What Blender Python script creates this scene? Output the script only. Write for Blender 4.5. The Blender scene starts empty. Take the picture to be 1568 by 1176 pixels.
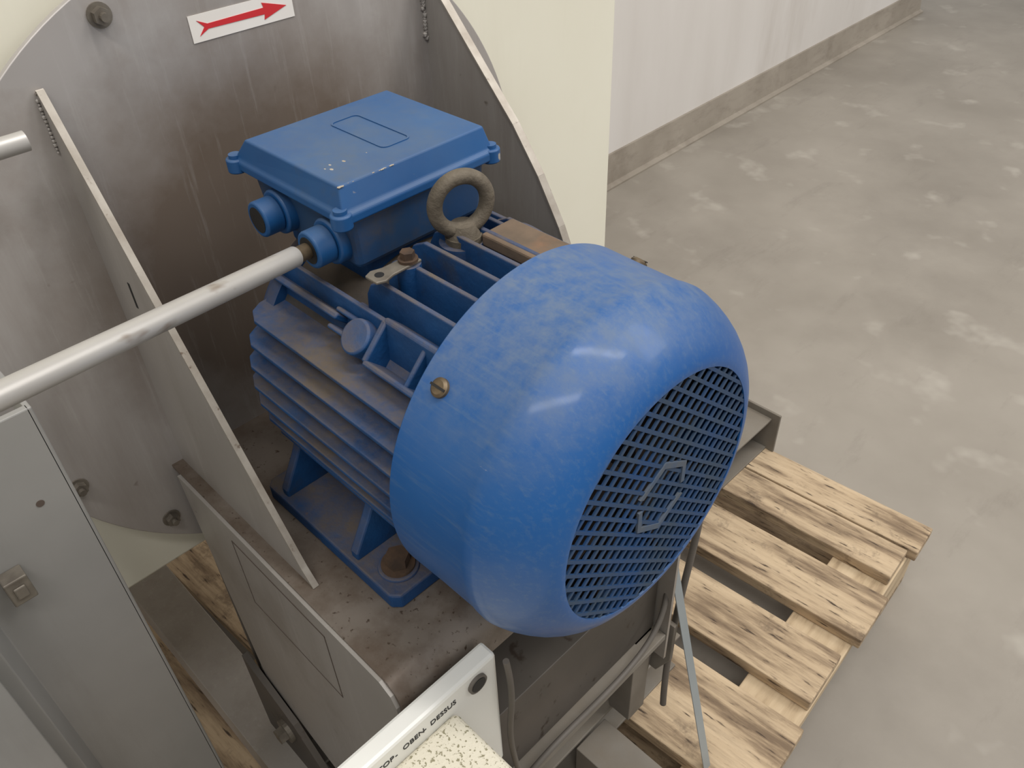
import bpy, bmesh, math, random
from mathutils import Vector, Matrix
random.seed(4)
S=bpy.context.scene
S.view_settings.view_transform='Standard'
S.view_settings.look='None'
COL=bpy.context.collection

# ---------------------------------------------------------------- materials
def lin(c):
    return tuple(((v/255)/12.92 if v/255<=0.04045 else ((v/255+0.055)/1.055)**2.4) for v in c)+(1,)
def material(name,c1,c2=None,rough=.5,metal=0,scale=8,detail=6,contrast=(.35,.65),speck=None,speck_scale=60,speck_t=(.62,.7),
             dust=None,dust_amt=.8,dust_z=(.3,1.0),bump=.0,bump_scale=80,stretch=(1,1,1),coat=0,spec=.5,dust_scale=14,blotch=None,blotch_scale=3,blotch_t=(.55,.75),brush=None,radial=None,streak=None,streak2=None):
    m=bpy.data.materials.new(name); m.use_nodes=True; nt=m.node_tree; N=nt.nodes; L=nt.links
    b=N['Principled BSDF']; b.inputs['Roughness'].default_value=rough; b.inputs['Metallic'].default_value=metal
    b.inputs['Specular IOR Level'].default_value=spec
    b.inputs['Coat Weight'].default_value=coat; b.inputs['Coat Roughness'].default_value=.13
    tc=N.new('ShaderNodeTexCoord'); mp=N.new('ShaderNodeMapping'); L.new(tc.outputs['Object'],mp.inputs[0]); mp.inputs['Scale'].default_value=stretch
    def noise(sc,de=6,vec=None,ro=.55):
        n=N.new('ShaderNodeTexNoise'); n.inputs['Scale'].default_value=sc; n.inputs['Detail'].default_value=de; n.inputs['Roughness'].default_value=ro
        L.new(vec or mp.outputs[0],n.inputs['Vector']); return n.outputs['Fac']
    def rng(v,a,bb,c=0,d=1):
        r=N.new('ShaderNodeMapRange'); r.inputs[1].default_value=a; r.inputs[2].default_value=bb; r.inputs[3].default_value=c; r.inputs[4].default_value=d
        L.new(v,r.inputs[0]); return r.outputs[0]
    def mix(f,a,bb):
        x=N.new('ShaderNodeMix'); x.data_type='RGBA'; L.new(f,x.inputs[0])
        if isinstance(a,tuple): x.inputs[6].default_value=a
        else: L.new(a,x.inputs[6])
        x.inputs[7].default_value=bb
        return x.outputs[2]
    def mul(a,bb):
        x=N.new('ShaderNodeMath'); x.operation='MULTIPLY'; L.new(a,x.inputs[0]); 
        if isinstance(bb,(int,float)): x.inputs[1].default_value=bb
        else: L.new(bb,x.inputs[1])
        return x.outputs[0]
    col=mix(rng(noise(scale,detail),*contrast),lin(c1),lin(c2 or c1))
    if blotch: col=mix(mul(rng(noise(blotch_scale,7,None,.65),*blotch_t),.85),col,lin(blotch))
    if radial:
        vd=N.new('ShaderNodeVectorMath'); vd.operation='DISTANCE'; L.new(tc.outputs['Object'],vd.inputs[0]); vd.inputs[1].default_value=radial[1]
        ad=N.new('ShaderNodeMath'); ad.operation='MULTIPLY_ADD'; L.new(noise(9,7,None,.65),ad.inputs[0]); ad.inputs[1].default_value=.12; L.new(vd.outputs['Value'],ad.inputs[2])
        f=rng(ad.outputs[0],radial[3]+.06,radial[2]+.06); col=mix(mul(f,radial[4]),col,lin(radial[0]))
    for br in (brush,streak,streak2):
        if br:
            mp2=N.new('ShaderNodeMapping'); L.new(tc.outputs['Object'],mp2.inputs[0]); mp2.inputs['Scale'].default_value=br[1]
            lo,hi=br[3] if len(br)>3 else (.5,.72)
            col=mix(mul(rng(noise(1.0,6,mp2.outputs[0],.75),lo,hi),br[2]),col,lin(br[0]))
    if speck: col=mix(rng(noise(speck_scale,3),*speck_t),col,lin(speck))
    if dust:
        g=N.new('ShaderNodeNewGeometry'); sp=N.new('ShaderNodeSeparateXYZ'); L.new(g.outputs['Normal'],sp.inputs[0])
        f=mul(mul(rng(sp.outputs['Z'],*dust_z),rng(noise(dust_scale,9,None,.75),.32,.62)),dust_amt)
        col=mix(f,col,lin(dust))
        r=rng(f,0,1,rough,.9); L.new(r,b.inputs['Roughness'])
        if coat: L.new(rng(f,0,.6,coat,0),b.inputs['Coat Weight'])
    L.new(col,b.inputs['Base Color'])
    if bump:
        bp=N.new('ShaderNodeBump'); bp.inputs['Strength'].default_value=bump; bp.inputs['Distance'].default_value=.002
        L.new(noise(bump_scale,4),bp.inputs['Height']); L.new(bp.outputs[0],b.inputs['Normal'])
    return m
BROWN=(98,86,72)
M={}
M['cover']=material('blue_paint_cover',(4,74,138),(8,82,146),rough=.46,coat=.2,scale=6,dust=(116,124,128),dust_amt=.65,dust_z=(.4,1.1),dust_scale=60,speck=(140,136,130),speck_scale=70,speck_t=(.76,.81),brush=((92,114,136),(20,300,240),.32),streak2=((170,172,170),(60,500,60),.5,(.68,.78)),bump=.03,bump_scale=40)
M['grille']=material('blue_paint_grille',(16,62,110),(42,64,88),rough=.6,scale=30)
M['lid']=material('blue_paint_box',(24,82,136),(16,72,126),rough=.5,coat=.08,scale=9,dust=(96,104,108),dust_amt=.5,dust_scale=7,dust_z=(.1,1),blotch=(66,76,86),blotch_scale=13,blotch_t=(.58,.78),speck=(165,158,145),speck_scale=48,speck_t=(.73,.77),bump=.08,bump_scale=50)
M['boxbody']=material('blue_paint_box_dusty',(16,64,110),(34,66,98),rough=.6,scale=12,dust=(96,84,70),dust_amt=.9,dust_z=(-.2,.8),blotch=(76,72,68),blotch_scale=16,blotch_t=(.5,.7),bump=.1)
M['body']=material('blue_paint_cast',(4,54,100),(12,70,122),rough=.6,scale=20,dust=BROWN,dust_amt=.9,dust_z=(.0,.85),dust_scale=15,bump=.35,bump_scale=120,blotch=(54,58,60),blotch_scale=14,blotch_t=(.55,.72),speck=(112,82,60),speck_scale=36,speck_t=(.7,.76))
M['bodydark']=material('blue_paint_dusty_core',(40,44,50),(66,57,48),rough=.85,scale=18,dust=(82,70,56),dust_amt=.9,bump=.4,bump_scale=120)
M['steel']=material('grey_painted_steel',(166,161,156),(152,147,141),rough=.42,metal=.25,scale=3,detail=9,speck=(104,94,84),speck_scale=42,speck_t=(.72,.79),blotch=(128,118,108),blotch_scale=5,blotch_t=(.54,.76),bump=.05,streak=((120,110,100),(9,9,1.5),.35),streak2=((190,187,183),(90,90,6),.3,(.55,.75)))
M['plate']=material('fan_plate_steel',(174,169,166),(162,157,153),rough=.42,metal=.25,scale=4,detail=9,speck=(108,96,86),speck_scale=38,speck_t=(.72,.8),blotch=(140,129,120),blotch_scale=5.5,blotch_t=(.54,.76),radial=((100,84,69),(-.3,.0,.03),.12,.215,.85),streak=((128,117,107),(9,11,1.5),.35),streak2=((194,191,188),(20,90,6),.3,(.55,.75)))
M['base']=material('rusty_base_plate',(126,117,108),(104,94,85),rough=.45,metal=.3,scale=7,speck=(72,59,48),speck_scale=220,speck_t=(.63,.7),blotch=(88,73,60),blotch_scale=14,blotch_t=(.44,.64))
M['edge']=material('cut_steel_edge',(172,165,155),(150,141,130),rough=.45,metal=.3,scale=50,speck=(108,92,78),speck_scale=110,speck_t=(.66,.74))
M['darksteel']=material('dark_grey_steel',(92,86,80),(76,71,65),rough=.6,metal=.2,scale=6,speck=(60,50,42),speck_scale=50)
M['beam']=material('frame_beam_grey',(130,125,117),(110,104,96),rough=.6,metal=.1,scale=8,dust=(122,112,98),dust_amt=.6)
M['post']=material('post_grey_paint',(153,151,148),(141,140,137),rough=.45,metal=.15,scale=5,speck=(90,84,76),speck_scale=34,speck_t=(.74,.8),streak=((122,117,110),(9,9,1.2),.35))
M['cream']=material('cream_paint',(229,226,210),(223,219,202),rough=.55,scale=3,speck=(196,188,170),speck_scale=40,speck_t=(.78,.88),streak=((206,200,182),(6,6,.8),.25))
M['wall']=material('white_wall_sheet',(224,220,216),(214,209,204),rough=.6,scale=1.5,stretch=(1,2.5,.5),blotch=(198,191,184),blotch_scale=1.2)
M['skirt']=material('grey_beige_skirting',(164,155,143),(148,139,127),rough=.65,scale=4,blotch=(126,116,104),blotch_scale=5,streak=((110,100,90),(8,8,30),.4))
M['pipe']=material('galvanised_pipe',(180,177,173),(166,162,157),rough=.38,metal=.3,scale=14,stretch=(1,.3,1),speck=(128,115,102),speck_scale=60,speck_t=(.64,.76),bump=.05)
M['eye']=material('eyebolt_cast',(108,99,86),(86,78,66),rough=.7,metal=.25,scale=60,bump=.5,bump_scale=220)
M['rust']=material('rusty_plate',(116,97,80),(92,79,66),rough=.85,scale=26,detail=9,blotch=(122,92,70),blotch_scale=34,bump=.35)
M['bolt']=material('zinc_bolt',(136,129,118),(108,101,92),rough=.5,metal=.5,scale=60)
M['rustbolt']=material('rusty_bolt',(84,64,48),(60,47,38),rough=.8,metal=.1,scale=80)
M['line']=material('dark_engraved_line',(84,72,64),rough=.8)
M['chip']=material('bare_metal_chip',(168,160,146),(146,134,118),rough=.6,scale=200)
M['brass']=material('brass_screw',(118,102,80),(88,76,60),rough=.5,metal=.5,scale=90)
M['black']=material('black_plastic',(22,22,24),(32,31,30),rough=.6)
M['fan']=material('dusty_fan_plastic',(36,30,26),(58,46,36),rough=.85,scale=25)
M['badge']=material('badge_dusty',(66,84,108),(88,92,96),rough=.7,scale=60)
M['white']=material('white_panel',(226,226,221),(218,216,210),rough=.35,scale=4)
M['speckbox']=material('speckled_cream_plastic',(216,210,192),(206,199,180),rough=.6,speck=(136,130,104),speck_scale=420,speck_t=(.57,.62),bump=.3,bump_scale=420)
M['sticker']=material('sticker_white',(232,228,223),(222,216,208),rough=.4)
M['red']=material('sticker_red',(200,44,50),rough=.4)
M['cable']=material('grey_cable',(104,98,92),(88,83,77),rough=.6)
M['strap']=material('strap_bluegrey',(146,152,153),(134,140,142),rough=.4)
M['wood']=material('pallet_wood',(198,176,146),(164,142,114),rough=.85,scale=5,stretch=(1.2,9,9),blotch=(108,90,72),blotch_scale=5,blotch_t=(.5,.66),speck=(72,59,48),speck_scale=20,speck_t=(.62,.7),bump=.35,bump_scale=40,streak=((126,108,88),(5,60,60),.7),streak2=((92,78,64),(14,14,14),.6,(.56,.68)))
M['wood2']=material('pallet_wood_pale',(202,182,152),(174,152,122),rough=.85,scale=5,stretch=(9,1.2,9),bump=.25,bump_scale=40,blotch=(132,114,92),blotch_scale=5)
M['floor']=material('concrete_floor',(158,151,141),(140,133,123),rough=.48,scale=2.4,detail=12,contrast=(.32,.68),blotch=(124,117,108),blotch_scale=1.5,blotch_t=(.5,.85),speck=(176,170,160),speck_scale=7,speck_t=(.6,.8),bump=.03,streak=((112,105,97),(11,3,3),.35,(.56,.74)))

# ---------------------------------------------------------------- builders
def obj(name,bm,mat,parent=None,smooth=False,bevel=0,seg=2):
    bmesh.ops.recalc_face_normals(bm,faces=bm.faces[:])
    me=bpy.data.meshes.new(name); bm.to_mesh(me); bm.free()
    o=bpy.data.objects.new(name,me); COL.objects.link(o); me.materials.append(M[mat])
    if smooth:
        for p in me.polygons:p.use_smooth=True
        try: me.set_sharp_from_angle(angle=math.radians(38))
        except Exception: pass
    if bevel:
        b=o.modifiers.new('b','BEVEL'); b.width=bevel; b.segments=seg; b.limit_method='ANGLE'; b.harden_normals=False
    if parent: o.parent=parent
    return o
def empty(name):
    e=bpy.data.objects.new(name,None); e.empty_display_size=.05; COL.objects.link(e); return e
def addbox(bm,x0,x1,y0,y1,z0,z1,rot=None):
    vs=[bm.verts.new((x,y,z)) for x in (x0,x1) for y in (y0,y1) for z in (z0,z1)]
    for f in ((0,1,3,2),(4,6,7,5),(0,4,5,1),(2,3,7,6),(0,2,6,4),(1,5,7,3)): bm.faces.new([vs[i] for i in f])
    if rot is not None:
        for v in vs: v.co=rot@v.co
    return vs
def box(name,x0,x1,y0,y1,z0,z1,mat,parent=None,bevel=.001):
    bm=bmesh.new(); addbox(bm,x0,x1,y0,y1,z0,z1); return obj(name,bm,mat,parent,bevel=bevel)
def addprism(bm,pts,axis,a,b):
    def P(p,t): return {'x':(t,p[0],p[1]),'y':(p[0],t,p[1]),'z':(p[0],p[1],t)}[axis]
    A=[bm.verts.new(P(p,a)) for p in pts]; B=[bm.verts.new(P(p,b)) for p in pts]
    bm.faces.new(A); bm.faces.new(B)
    n=len(pts)
    for i in range(n): bm.faces.new((A[i],A[(i+1)%n],B[(i+1)%n],B[i]))
def prism(name,pts,axis,a,b,mat,parent=None,bevel=0,smooth=False):
    bm=bmesh.new(); addprism(bm,pts,axis,a,b); return obj(name,bm,mat,parent,bevel=bevel,smooth=smooth)
def addcyl(bm,p0,p1,r0,r1=None,n=24,phase=0):
    p0=Vector(p0);p1=Vector(p1);d=(p1-p0); r1=r0 if r1 is None else r1
    q=Vector((0,0,1)).rotation_difference(d.normalized())
    A=[];B=[]
    for i in range(n):
        a=2*math.pi*i/n+phase; c=Vector((math.cos(a),math.sin(a),0))
        A.append(bm.verts.new(p0+q@(c*r0))); B.append(bm.verts.new(p1+q@(c*r1)))
    bm.faces.new(A);bm.faces.new(B)
    for i in range(n): bm.faces.new((A[i],A[(i+1)%n],B[(i+1)%n],B[i]))
def cyl(name,p0,p1,r,mat,parent=None,r1=None,n=32,bevel=0,phase=0):
    bm=bmesh.new(); addcyl(bm,p0,p1,r,r1,n,phase); return obj(name,bm,mat,parent,smooth=n>8,bevel=bevel)
def lathe_x(name,prof,mat,parent=None,n=128,closed=True):
    bm=bmesh.new(); rings=[]
    for i in range(n):
        a=2*math.pi*i/n; rings.append([bm.verts.new((x,r*math.sin(a),r*math.cos(a))) for x,r in prof])
    m=len(prof)
    for i in range(n):
        A=rings[i];B=rings[(i+1)%n]
        for j in range(m if closed else m-1): bm.faces.new((A[j],A[(j+1)%m],B[(j+1)%m],B[j]))
    return obj(name,bm,mat,parent,smooth=True)
def tube(name,pts,r,mat,parent=None,res=10):
    cu=bpy.data.curves.new(name,'CURVE'); cu.dimensions='3D'; cu.bevel_depth=r; cu.bevel_resolution=6; cu.use_fill_caps=True
    s=cu.splines.new('NURBS'); s.points.add(len(pts)-1); s.order_u=min(4,len(pts)); s.use_endpoint_u=True; s.resolution_u=res
    for i,p in enumerate(pts): s.points[i].co=(*p,1)
    o=bpy.data.objects.new(name,cu); COL.objects.link(o); cu.materials.append(M[mat])
    if parent:o.parent=parent
    return o
def rx(ang): return Matrix.Rotation(ang,3,'X')

# ================================================================ MOTOR
mot=empty('electric_motor')
R=.13; L=.117
prof=[(0,.130),(.001,.1308),(.03,.1302),(.064,.1302),(.068,.1310),(.0725,.1312),(.0765,.1302),(.0835,.1278),(.0905,.1246),(.0975,.1205),(.1035,.1158),(.1085,.1108),(.1125,.1055),(.1152,.1005),(.1166,.0970),(.117,.0945),(.117,.0930),
      (.1155,.0930),(.1150,.0975),(.1115,.1040),(.1070,.1100),(.1010,.1160),(.0935,.1215),(.085,.1255),(.070,.1285),(0,.1280)]
lathe_x('fan_cover',prof,'cover',mot,n=160)
bm=bmesh.new(); rg=.0945
ang=math.radians(42)
for sgn in (1,-1):
    d=Vector((math.cos(ang),sgn*math.sin(ang))); nrm=Vector((-d.y,d.x)); pitch=.0098
    k=-int(rg/pitch)-1
    while k*pitch<rg:
        off=k*pitch+ (.0039 if sgn>0 else 0)
        if abs(off)<rg-.001:
            h=math.sqrt(rg*rg-off*off); c=nrm*off; w=.00125
            q=[c-d*h-nrm*w,c+d*h-nrm*w,c+d*h+nrm*w,c-d*h+nrm*w]
            addprism(bm,[(p.x,p.y) for p in q],'x',.1150 if sgn>0 else .1152,.1165 if sgn>0 else .1167)
        k+=1
obj('fan_cover_grille',bm,'grille',mot)
bm=bmesh.new()
def hexp(r,i): a=math.radians(60*i); return (r*.92*math.sin(a),r*math.cos(a))
def lerp(a,b,t): return (a[0]+(b[0]-a[0])*t,a[1]+(b[1]-a[1])*t)
for i in range(6):
    o0,o1=hexp(.0305,i),hexp(.0305,i+1); i0,i1=hexp(.0257,i),hexp(.0257,i+1)
    s1=.6 if i in (1,4) else 1
    addprism(bm,[o0,lerp(o0,o1,s1),lerp(i0,i1,s1),i0],'x',.1155,.1174)
obj('grille_badge',bm,'badge',mot)
bm=bmesh.new()
addcyl(bm,(.02,0,0),(.105,0,0),.022,n=32); addcyl(bm,(.03,0,0),(.036,0,0),.112,n=64)
for i in range(9):
    addbox(bm,.036,.095,-.002,.002,.022,.108,rot=rx(2*math.pi*i/9))
obj('cooling_fan',bm,'fan',mot)
bm=bmesh.new(); bm2=bmesh.new()
for a in (-45,45,135,-135):
    a=math.radians(a); d=Vector((0,math.sin(a),math.cos(a))); c=Vector((.0175,0,0))
    addcyl(bm,c+d*.129,c+d*.1325,.0062,n=24); addcyl(bm,c+d*.1325,c+d*.134,.0062,.0045,n=24)
    q=Matrix.Rotation(-a,3,'X')
    addbox(bm2,.0175-.006,.0175+.006,-.0008,.0008,.1338,.1343,rot=q)
obj('cover_screws',bm,'brass',mot,smooth=True); obj('cover_screw_slots',bm2,'black',mot)

# barrel
XB=-.188
lathe_x('stator_core',[(XB,.02),(XB,.096),(XB+.004,.1),(.02,.1),(.02,.02)],'bodydark',mot,n=96)
lathe_x('non_drive_shield',[(-.0,.02),(-.0,.115),(.003,.1175),(.028,.1175),(.028,.02)],'bodydark',mot,n=96)
lathe_x('drive_end_shield',[(-.205,.03),(-.205,.098),(XB,.108),(XB+.010,.108),(XB+.010,.03)],'body',mot,n=96)
lathe_x('drive_end_boss',[(-.235,.02),(-.235,.055),(-.228,.07),(-.203,.085),(-.203,.02)],'body',mot,n=64)
cyl('motor_shaft',(-.305,0,0),(-.23,0,0),.019,'bolt',mot)
RT=.1235
def addfin(bm,x0,x1,c,side,kind,rt=RT,t0=.0034,t1=.0018):
    w=math.sqrt(max(rt*rt-c*c,0)); root=math.sqrt(max(.097**2-c*c,.0004))-.004
    if kind=='h':
        f=lambda x,r,t:(x,side*r,c+t)
    else:
        f=lambda x,r,t:(x,c+t,side*r)
    V=[]
    for x,tip in ((x0,w-.016),(x0+.006,w-.006),(x0+.018,w),(x1,w)):
        V.append([bm.verts.new(f(x,root,-t0)),bm.verts.new(f(x,tip,-t1)),bm.verts.new(f(x,tip,t1)),bm.verts.new(f(x,root,t0))])
    bm.faces.new(V[0]);bm.faces.new(V[-1][::-1])
    for i in range(3):
        for j in range(4): bm.faces.new((V[i][j],V[i][(j+1)%4],V[i+1][(j+1)%4],V[i+1][j]))
bm=bmesh.new()
for side in (-1,1):
    z=.057
    while z>-.108:
        addfin(bm,XB-.004,.004,z,side,'h'); z-=.0178
for i in range(-3,4):
    addfin(bm,-.095,.004,i*.0195,1,'v')
for y in (-.0735,.0735): addfin(bm,XB,.004,y,1,'v',rt=.1205)
for i in range(-3,4):
    addfin(bm,XB,.004,i*.017,-1,'v',rt=.113)
obj('cooling_fins',bm,'body',mot,bevel=.0008)
bm=bmesh.new()
for a in (-45,45):
    q=rx(-math.radians(a))
    for off in (-.0155,.0155):
        addbox(bm,-.058,.003,off-.0022,off+.0022,.09,.1205,rot=q)
    addbox(bm,-.060,-.055,-.0155,.0155,.09,.1205,rot=q)
    addbox(bm,-.020,-.016,-.0155,.0155,.09,.1185,rot=q)
    addbox(bm,-.188,-.10,-.0025,.0025,.09,.1195,rot=q)
    addbox(bm,-.105,.0,-.0155,.0155,.088,.101,rot=q)
    addcyl(bm,q@Vector((-.073,-.004,.085)),q@Vector((-.073,-.004,.1225)),.0145,.0125,n=32)
    addbox(bm,-.105,-.073,-.010,-.0065,.09,.1185,rot=q); addbox(bm,-.105,-.073,.003,.0065,.09,.1185,rot=q)
obj('corner_lugs',bm,'body',mot,smooth=True,bevel=.0015)
cyl('eyebolt_boss',(-.07,.006,.09),(-.07,.006,.115),.018,'body',mot,r1=.0155)
box('nameplate_pad',-.058,.004,.014,.044,.112,.1215,'rust',mot,bevel=.0015)
bm=bmesh.new()
def torus(bm,c,Rm,rm,n=48,m=16):
    g=[]
    for i in range(n):
        a=2*math.pi*i/n; ring=[]
        for j in range(m):
            b=2*math.pi*j/m; rr=Rm+rm*math.cos(b)
            ring.append(bm.verts.new((c[0]+rm*1.05*math.sin(b),c[1]+rr*math.sin(a),c[2]+rr*math.cos(a))))
        g.append(ring)
    for i in range(n):
        for j in range(m): bm.faces.new((g[i][j],g[(i+1)%n][j],g[(i+1)%n][(j+1)%m],g[i][(j+1)%m]))
torus(bm,(-.07,.008,.1425),.0192,.0053)
addcyl(bm,(-.07,.008,.1145),(-.07,.008,.1195),.0130,n=32)
addcyl(bm,(-.07,.008,.1195),(-.07,.008,.128),.0118,.0085,n=32)
ey=obj('lifting_eyebolt',bm,'eye',mot,smooth=True)
ey.matrix_world=Matrix.Translation((-.07,.006,0))@Matrix.Rotation(math.radians(-18),4,'Z')@Matrix.Translation((.07,-.006,0))
for s,nm in ((-1,'foot_left'),(1,'foot_right')):
    bm=bmesh.new()
    pts=[(-.202,s*.07),(-.202,s*.122),(-.196,s*.128),(-.029,s*.128),(-.0226,s*.122),(-.0226,s*.07)]
    addprism(bm,pts,'z',-.132,-.117)
    for x0 in (-.180,-.082):
        addprism(bm,[(s*.06,-.075),(s*.100,-.066),(s*.108,-.082),(s*.124,-.110),(s*.124,-.118),(s*.06,-.118)] ,'x',x0,x0+.009)
    addprism(bm,[(s*.062,-.07),(s*.078,-.085),(s*.082,-.118),(s*.062,-.118)],'x',-.2,-.026)
    addcyl(bm,(-.046,s*.105,-.118),(-.046,s*.105,-.1145),.0165,n=28)
    obj(nm,bm,'body',mot,bevel=.002)
bm=bmesh.new()
for s in (-1,1):
    for x in (-.046,):
        addcyl(bm,(x,s*.105,-.1145),(x,s*.105,-.1120),.0135,n=28); addcyl(bm,(x,s*.105,-.1120),(x,s*.105,-.103),.0098,n=6)
obj('foot_bolts',bm,'rustbolt',mot)
# terminal box
bm=bmesh.new()
addbox(bm,-.222,-.101,-.060,.060,.105,.146)
for v in bm.verts:
    if v.co.z<.12: v.co.x=-.161+(v.co.x+.161)*.94; v.co.y*=.94
obj('terminal_box_body',bm,'boxbody',mot,bevel=.004,)
box('terminal_box_saddle',-.21,-.112,-.046,.046,.085,.107,'body',mot,bevel=.004)
bm=bmesh.new()
bm0=[(-.234,-.068),(-.096,-.068),(-.096,.068),(-.234,.068)]
tp=[(-.214,-.0632),(-.1035,-.0625),(-.1035,.0625),(-.212,.0625)]
levels=[(bm0,.1455),(bm0,.1520),([(-.229,-.0660),(-.0985,-.0660),(-.0985,.0660),(-.229,.0660)],.1540),(tp,.170)]
rings=[[bm.verts.new((p[0],p[1],z)) for p in ps] for ps,z in levels]
bm.faces.new(rings[0]);bm.faces.new(rings[-1])
for a,b in zip(rings,rings[1:]):
    for i in range(4): bm.faces.new((a[i],a[(i+1)%4],b[(i+1)%4],b[i]))
obj('terminal_box_lid',bm,'lid',mot,bevel=.0022,seg=3)
# paint chips along the lid edges
bm=bmesh.new()
for i in range(16):
    y=random.choice([random.uniform(-.062,-.02),random.uniform(-.05,.05)]); s_=random.uniform(.0006,.0019)
    mm=Matrix.Translation((-.1040+random.uniform(-.0008,.0005),y,.1692))@Matrix.Diagonal((1,random.uniform(1,2.6),.4,1))
    bmesh.ops.create_icosphere(bm,subdivisions=1,radius=s_*.8,matrix=mm)
for i in range(7):
    mm=Matrix.Translation((random.uniform(-.135,-.108),random.uniform(-.055,-.01),.1699))@Matrix.Diagonal((1.6,1,.2,1))
    bmesh.ops.create_icosphere(bm,subdivisions=1,radius=random.uniform(.0005,.0013),matrix=mm)
obj('lid_paint_chips',bm,'chip',mot)
bm=bmesh.new()
def rrect(cx,cy,hx,hy,r,n=5):
    o=[]
    for k,(sx,sy) in enumerate(((1,1),(-1,1),(-1,-1),(1,-1))):
        for i in range(n+1):
            a=math.pi/2*(k+i/n); o.append((cx+sx*(hx-r)+r*math.cos(a),cy+sy*(hy-r)+r*math.sin(a)))
    return o
o1=rrect(-.158,.004,.032,.0125,.005);o2=rrect(-.158,.004,.0308,.0113,.0042)
A=[bm.verts.new((x,y,.1698)) for x,y in o1];B=[bm.verts.new((x,y,.1707)) for x,y in o1];C=[bm.verts.new((x,y,.1707)) for x,y in o2];D=[bm.verts.new((x,y,.1698)) for x,y in o2]
n=len(A)
for i in range(n):
    j=(i+1)%n
    for P,Q in ((A,B),(B,C),(C,D)): bm.faces.new((P[i],P[j],Q[j],Q[i]))
obj('lid_ridge',bm,'lid',mot)
bm=bmesh.new();bm2=bmesh.new()
for x in (-.229,-.101):
    for y in (-.066,.066):
        addcyl(bm,(x,y,.143),(x,y,.1535),.0072,n=24)
        addcyl(bm2,(x,y,.1535),(x,y,.1562),.0046,n=20)
obj('lid_corner_ears',bm,'lid',mot,smooth=True,bevel=.0012)
obj('lid_screws',bm2,'lid',mot,smooth=True)
bm=bmesh.new();bm2=bmesh.new()
for x in (-.187,-.124):
    addcyl(bm,(x,-.055,.124),(x,-.066,.124),.0165,n=32)
    addcyl(bm,(x,-.066,.124),(x,-.081,.124),.0132,n=32)
    addcyl(bm2,(x,-.0805,.124),(x,-.0814,.124),.0095,n=24)
obj('conduit_bosses',bm,'lid',mot,smooth=True,bevel=.0015)
obj('conduit_boss_openings',bm2,'black',mot)
prism('earth_lug',[(y_-.071,x_-.047) for x_,y_ in ((-.024,-.006),(-.018,-.0085),(-.010,-.006),(.014,-.0055),(.014,.0055),(-.010,.006),(-.018,.0085),(-.024,.006))],'z',.1175,.1195,'bolt',mot,bevel=.0006)
cyl('earth_lug_hole',(-.071,-.064,.1195),(-.071,-.064,.1197),.0032,'black',mot)
bm=bmesh.new(); addcyl(bm,(-.071,-.040,.1195),(-.071,-.040,.1215),.0068,n=24); addcyl(bm,(-.071,-.040,.1215),(-.071,-.040,.1265),.005,n=6)
obj('earth_bolt',bm,'rustbolt',mot)
cyl('earth_boss',(-.071,-.040,.09),(-.071,-.040,.1175),.0085,'body',mot)

# ================================================================ CONDUIT
con=empty('conduit_pipe')
p0=Vector((-.124,-.0825,.1245)); p1=Vector((-.057,-.286,.165)); d=(p1-p0).normalized()
cyl('pipe',p0+d*.012,p1+d*.35,.0068,'pipe',con,n=40)
cyl('threaded_end',p0,p0+d*.014,.0055,'brass',con,n=24)

# ================================================================ FAN UNIT
fan=empty('fan_housing')
XP=-.30
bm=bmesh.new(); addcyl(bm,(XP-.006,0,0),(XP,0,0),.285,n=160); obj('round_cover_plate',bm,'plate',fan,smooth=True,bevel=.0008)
bm=bmesh.new()
for a in (-22.5,-112.5,-135,67,90,157.5,180,-157.5,22.5):
    a=math.radians(a); y,z=.267*math.sin(a),.267*math.cos(a)
    addcyl(bm,(XP,y,z),(XP+.0015,y,z),.0085,n=24); addcyl(bm,(XP+.0015,y,z),(XP+.007,y,z),.0062,n=6); addcyl(bm,(XP+.007,y,z),(XP+.011,y,z),.003,n=12)
obj('plate_bolts',bm,'bolt',fan)
box('cream_housing',-.80,-.325,-.95,.482,-.268,1.3,'cream',fan,bevel=.003)
lathe_x('housing_neck',[(-.33,.05),(-.33,.262),(XP-.004,.262),(XP-.004,.05)],'steel',fan,n=96)
def gusset(nm,y,pts):
    bm=bmesh.new(); addprism(bm,pts,'y',y-.002,y+.002); obj(nm,bm,'steel',fan)
gl=[(XP,-.132),(XP,.209),(-.296,.212),(-.203,.052),(-.155,-.028),(-.100,-.118),(-.088,-.132)]
gusset('gusset_left',-.157,gl)
gr=[(XP,-.132),(XP,.26),(-.293,.232),(-.277,.205),(-.235,.160),(-.19,.112),(-.16,.072),(-.135,.03),(-.06,-.132)]
gusset('gusset_right',.18,gr)
box('gusset_slot',-.2605,-.2575,-.1594,-.1590,.056,.078,'black',fan,bevel=0)
def edge_strip(nm,y,pts,w=.0035):
    bm=bmesh.new()
    for (x0,z0),(x1,z1) in zip(pts,pts[1:]):
        d=Vector((x1-x0,z1-z0)).normalized(); n=Vector((-d.y,d.x))*.0008
        addprism(bm,[(x0-n.x,z0-n.y),(x1-n.x,z1-n.y),(x1+n.x,z1+n.y),(x0+n.x,z0+n.y)],'y',y-w/1.6,y+w/1.6)
    obj(nm,bm,'edge',fan)
edge_strip('gusset_left_edge',-.157,gl[1:],.0042); edge_strip('gusset_right_edge',.18,gr[1:],.0065)
bm=bmesh.new()
for i in range(26):
    z=.235-.0028*i; 
    bmesh.ops.create_icosphere(bm,subdivisions=1,radius=random.uniform(.0016,.0030),matrix=Matrix.Translation((XP+.001,.1765+random.uniform(-.001,.001),z)))
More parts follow.
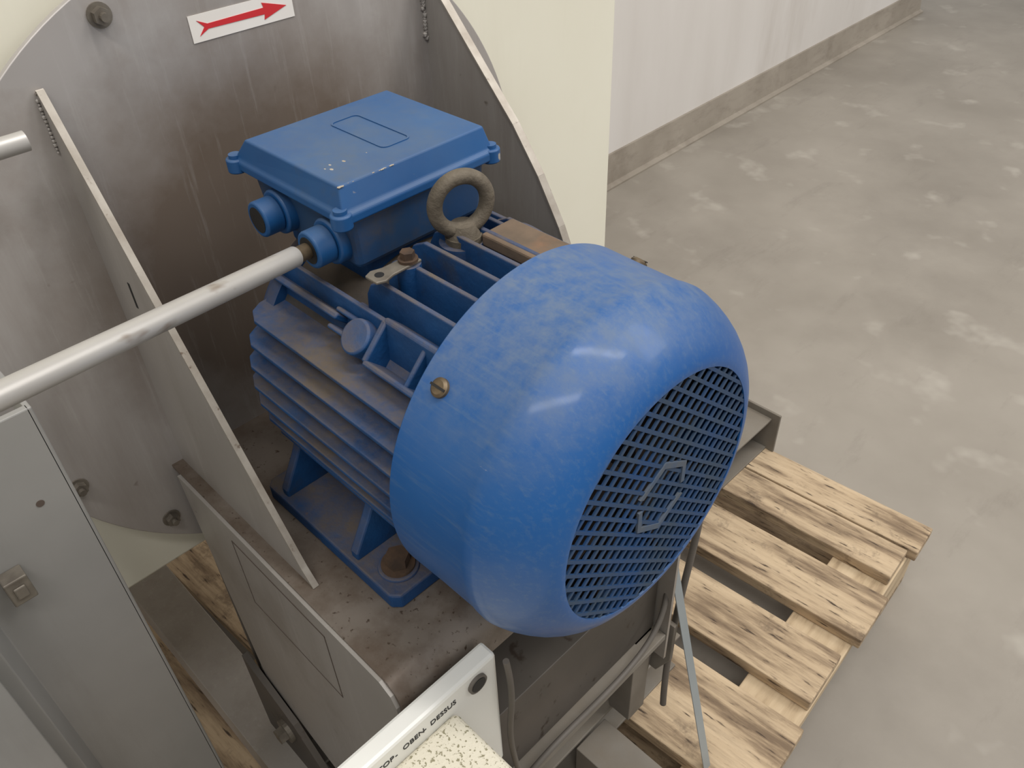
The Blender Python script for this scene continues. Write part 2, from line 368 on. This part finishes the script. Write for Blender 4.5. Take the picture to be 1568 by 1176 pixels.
for i in range(14):
    z=.205-.0028*i
    bmesh.ops.create_icosphere(bm,subdivisions=1,radius=random.uniform(.0010,.0018),matrix=Matrix.Translation((XP+.001,-.1600,z)))
obj('weld_beads',bm,'steel',fan,smooth=True)
prof=[(XP,-.132)]
for i in range(7):
    a=math.radians(90-15*i); prof.append((.012+.020*math.cos(a),-.152+.020*math.sin(a)))
prof+=[(.032,-.176),(.028,-.176)]
for i in range(7):
    a=math.radians(15*i); prof.append((.012+.016*math.cos(a),-.152+.016*math.sin(a)))
prof+=[(XP,-.136)]
bm=bmesh.new(); addprism(bm,prof,'y',-.170,.19); obj('motor_base_plate',bm,'base',fan,smooth=True)
sp=[(-.285,-.134),(.012,-.134),(.024,-.140),(.029,-.150),(.029,-.50),(-.1,-.50),(-.262,-.44)]
bm=bmesh.new(); addprism(bm,sp,'y',-.173,-.169); obj('pedestal_side_left',bm,'steel',fan)
bm=bmesh.new(); addprism(bm,sp,'y',.186,.190); obj('pedestal_side_right',bm,'steel',fan)
box('pedestal_back',-.29,-.285,-.17,.187,-.50,-.136,'darksteel',fan)
bm=bmesh.new()
for (x0,x1,z0,z1) in ((-.198,-.06,-.1540,-.1525),(-.198,-.06,-.242,-.2410),(-.199,-.1982,-.242,-.153),(-.0610,-.06,-.242,-.153)):
    addbox(bm,x0,x1,-.1734,-.1729,z0,z1)
obj('hatch_outline',bm,'line',fan)
def channel(nm,axis,a,b,c0,c1,z0,z1,mat='beam'):
    t=.005
    pts=[(c0,z0),(c1,z0),(c1,z0+t),(c0+t,z0+t),(c0+t,z1-t),(c1,z1-t),(c1,z1),(c0,z1)]
    bm=bmesh.new(); addprism(bm,pts,'x' if axis=='x' else 'y',a,b); obj(nm,bm,mat,fan,bevel=.001)
channel('frame_beam_rear','y',-.45,.785,-.245,-.165,-.70,-.625)
channel('frame_beam_front','y',-.30,.30,-.075,-.015,-.70,-.62)
channel('frame_beam_long','x',-1.0,-.2,-.215,-.155,-.625,-.57,'steel')
box('frame_beam_short',-.015,.085,.08,.136,-.70,-.63,'beam',fan)
box('frame_beam_short_wall',.085,.089,.078,.138,-.70,-.628,'darksteel',fan)
channel('frame_beam_mid','x',-.165,-.075,.22,.28,-.70,-.62)
box('beam_end_plate',-.255,-.15,.785,.79,-.70,-.612,'beam',fan)
bm=bmesh.new()
for x in (-.24,-.165):
    for z in (-.69,-.625): addcyl(bm,(x,.79,z),(x,.797,z),.006,n=6)
obj('end_plate_bolts',bm,'bolt',fan)
box('pedestal_leg_front_right',-.02,.012,.15,.182,-.62,-.45,'beam',fan)
box('pedestal_leg_front_left',-.03,.028,-.168,-.12,-.62,-.45,'darksteel',fan)
box('pedestal_leg_rear',-.285,-.235,-.168,-.12,-.625,-.45,'darksteel',fan)
box('pedestal_floor',-.285,.028,-.169,.186,-.46,-.45,'beam',fan)
box('pedestal_inner_box',-.285,.01,-.165,.184,-.449,-.33,'darksteel',fan)
prism('foot_gusset_plate',[(-.29,-.42),(-.2,-.46),(-.05,-.62),(-.29,-.62)],'y',-.182,-.175,'darksteel',fan)
bm=bmesh.new(); addcyl(bm,(-.225,-.182,-.50),(-.225,-.187,-.50),.015,n=24); addcyl(bm,(-.225,-.187,-.50),(-.225,-.196,-.50),.010,n=6); obj('foot_gusset_bolt',bm,'bolt',fan)
prism('hose_bracket',[(-.02,-.45),(.03,-.45),(.03,-.52),(.012,-.56),(-.02,-.56)],'y',.20,.206,'beam',fan,bevel=.001)
cyl('locking_rod',(-.262,-.185,.196),(-.262,-.60,.196),.0065,'pipe',fan)
ast=empty('direction_arrow_sticker')
SY,SZ=.002,.2225
bm=bmesh.new(); addprism(bm,[(SY-.044,SZ-.0095),(SY+.044,SZ-.0095),(SY+.044,SZ+.0095),(SY-.044,SZ+.0095)],'x',XP+.0002,XP+.0006); obj('sticker_base',bm,'sticker',ast)
arrow=[(-.038,-.0055),(-.030,-.0018),(.018,-.0024),(.017,-.0062),(.038,.0),(.017,.0062),(.018,.0024),(-.030,.0018),(-.038,.0055),(-.033,0)]
bm=bmesh.new(); addprism(bm,[(SY+a,SZ+b) for a,b in arrow],'x',XP+.0006,XP+.0009); obj('arrow',bm,'red',ast)

# ================================================================ STEEL POST (left)
post=empty('support_post')
bm=bmesh.new()
cs=[(-.200,-.262),(-.200,-.345),(-.170,-.352),(-.170,-.372),(-.174,-.372),(-.174,-.356),(-.206,-.349),(-.206,-.262)]
addprism(bm,cs,'z',-.699,.057)
addbox(bm,-.26,-.20,-.2645,-.2605,-.699,.057)
obj('post_channel',bm,'post',post,bevel=.001)
cyl('post_hole',(-.2001,-.284,-.017),(-.1996,-.284,-.017),.0028,'line',post)
bm=bmesh.new(); addbox(bm,-.2,-.186,-.330,-.314,-.078,-.055); addbox(bm,-.186,-.184,-.326,-.318,-.072,-.061)
obj('cage_nut',bm,'bolt',post,bevel=.002)
prism('post_flange_front',[(-.36,-.699),(-.36,-.02),(-.45,.02),(-.45,-.699)],'x',-.150,-.145,'post',post,bevel=.001)

# ================================================================ CONTROL BOX
cb=empty('control_box')
box('front_panel',.036,.052,-.36,-.096,-.30,-.141,'white',cb,bevel=.003)
cyl('knob',(.052,-.117,-.156),(.0545,-.117,-.156),.0085,'cable',cb)
cyl('knob_ring',(.0545,-.117,-.156),(.0550,-.117,-.156),.0065,'black',cb)
bm=bmesh.new(); addbox(bm,.052,.30,-.40,-.139,-.32,-.166); obj('speckled_housing',bm,'speckbox',cb,bevel=.005,seg=4)
for txt,y in (('TOP',-.209),('-',-.194),('OBEN',-.187),('-',-.168),('DESSUS',-.162)):
    cu=bpy.data.curves.new('lettering','FONT'); cu.body=txt; cu.size=.0074; cu.extrude=.0002
    o=bpy.data.objects.new('lettering',cu); COL.objects.link(o); cu.materials.append(M['black']); o.parent=cb
    o.matrix_world=Matrix(((0,0,1,.0522),(1,0,0,y),(0,1,0,-.158),(0,0,0,1)))
cab=empty('power_cables')
tube('cable_a',[(.058,-.092,-.15),(.062,-.088,-.2),(.05,-.092,-.26),(.055,-.085,-.33),(.04,-.06,-.45)],.0026,'cable',cab)
tube('cable_b',[(-.03,.20,-.25),(.0,.21,-.33),(.03,.19,-.40),(.03,.12,-.44),(.035,.03,-.42),(.04,-.06,-.40),(.02,-.12,-.5)],.0032,'cable',cab)
tube('cable_c',[(.0,.23,-.25),(.01,.23,-.36),(.0,.20,-.46),(.0,.19,-.60)],.0042,'cable',cab)
tube('cable_d',[(.01,.25,-.25),(.02,.25,-.34),(.01,.215,-.46),(.03,.2,-.62)],.0042,'cable',cab)

st=empty('pallet_strap')
bm=bmesh.new()
a=Vector((-.055,.217,-.14)); b=Vector((.0055,.214,-.35)); c=Vector((.105,.207,-.70))
w=Vector((.0,.0065,0)); t=Vector((.0006,0,0))
for p,q in ((a,b),(b,c)):
    vs=[bm.verts.new(v) for v in (p-w-t,p+w-t,q+w-t,q-w-t,p-w+t,p+w+t,q+w+t,q-w+t)]
    for f in ((0,1,2,3),(4,7,6,5),(0,4,5,1),(3,2,6,7),(0,3,7,4),(1,5,6,2)): bm.faces.new([vs[i] for i in f])
obj('strap_band',bm,'strap',st)

# ================================================================ PALLET
pal=empty('wooden_pallet')
ZT=-.70
Yb=[(.806,.738),(.734,.663),(.623,.523),(.482,.382),(.341,.200),(.160,.060),(.020,-.080),(-.12,-.22),(-.255,-.385)]
bm=bmesh.new()
for y1,y0 in Yb:
    jx=random.uniform(-.008,.008)
    addbox(bm,-1.07,.155+jx,y0,y1,ZT-.022,ZT)
obj('top_boards',bm,'wood',pal,bevel=.002)
bm=bmesh.new()
for x0,x1 in ((.055,.15),(-.53,-.385),(-1.065,-.965)):
    addbox(bm,x0,x1,-.385,.80,ZT-.044,ZT-.0225)
obj('cross_boards',bm,'wood2',pal,bevel=.002)
bm=bmesh.new()
for x0,x1 in ((.055,.15),(-.53,-.385),(-1.065,-.965)):
    for y0,y1 in ((.66,.80),(.2,.345),(-.385,-.24)):
        addbox(bm,x0,x1,y0,y1,ZT-.122,ZT-.0445)
obj('blocks',bm,'wood2',pal,bevel=.003)
bm=bmesh.new()
for y0,y1 in ((.70,.80),(.22,.32),(-.385,-.285)):
    addbox(bm,-1.065,.15,y0,y1,ZT-.144,ZT-.1225)
obj('bottom_boards',bm,'wood',pal,bevel=.002)
piv=Vector((.13,.5,0))
pal.matrix_world=Matrix.Translation(piv)@Matrix.Rotation(math.radians(3.5),4,'Z')@Matrix.Translation(-piv)

# ================================================================ ROOM
ZF=-.844
bm=bmesh.new(); addbox(bm,-6,4,-4,12,ZF-.05,ZF); obj('floor',bm,'floor')
bm=bmesh.new(); addbox(bm,-1.33,-1.27,-4,4.05,ZF,3.2); w_=obj('wall_back',bm,'wall')
bm=bmesh.new()
addprism(bm,[(-1.27,ZF+.105),(-1.262,ZF+.105),(-1.258,ZF+.06),(-1.252,ZF+.012),(-1.235,ZF+.006),(-1.235,ZF),(-1.27,ZF)],'y',-4,4.06)
obj('baseboard_back',bm,'skirt')
rot=Matrix.Translation((-1.27,1.6,0))@Matrix.Rotation(math.radians(1.5),4,'Z')@Matrix.Translation((1.27,-1.6,0))
for nme in ('wall_back','baseboard_back'): bpy.data.objects[nme].matrix_world=rot

# ================================================================ LIGHT
wd=bpy.data.worlds.new('w'); S.world=wd; wd.use_nodes=True
bg=wd.node_tree.nodes['Background']; bg.inputs[0].default_value=(1,.98,.95,1); bg.inputs[1].default_value=.46
def area(nm,loc,tgt,sx,sy,p,col=(1,.975,.94)):
    l=bpy.data.lights.new(nm,'AREA'); l.shape='RECTANGLE'; l.size=sx; l.size_y=sy; l.energy=p; l.color=col
    o=bpy.data.objects.new(nm,l); COL.objects.link(o); o.location=loc
    o.rotation_euler=(Vector(tgt)-Vector(loc)).to_track_quat('-Z','Y').to_euler(); return o
area('ceiling_light_a',(.9,.6,3.2),(0,0,0),.25,2.2,54)
area('ceiling_light_b',(1.1,-1.6,3.2),(-.3,0,0),2.4,.3,54)
area('ceiling_light_c',(2.2,3.0,3.4),(-.8,2.3,-.4),1.5,3,112)

# ================================================================ CAMERA
psi,th,ro=2.3831,.6913,-.0443
F=Vector((math.cos(psi)*math.cos(th),math.sin(psi)*math.cos(th),-math.sin(th)))
Rt=Vector((math.sin(psi),-math.cos(psi),0)); U=Rt.cross(F)
r=math.cos(ro)*Rt+math.sin(ro)*U; u=-math.sin(ro)*Rt+math.cos(ro)*U
cd=bpy.data.cameras.new('camera'); cd.sensor_width=36; cd.lens=36*1272.2/1568; cd.clip_start=.01
co=bpy.data.objects.new('camera',cd); COL.objects.link(co)
co.matrix_world=Matrix(((r.x,u.x,-F.x,.3179),(r.y,u.y,-F.y,-.3195),(r.z,u.z,-F.z,.4028),(0,0,0,1)))
S.camera=co
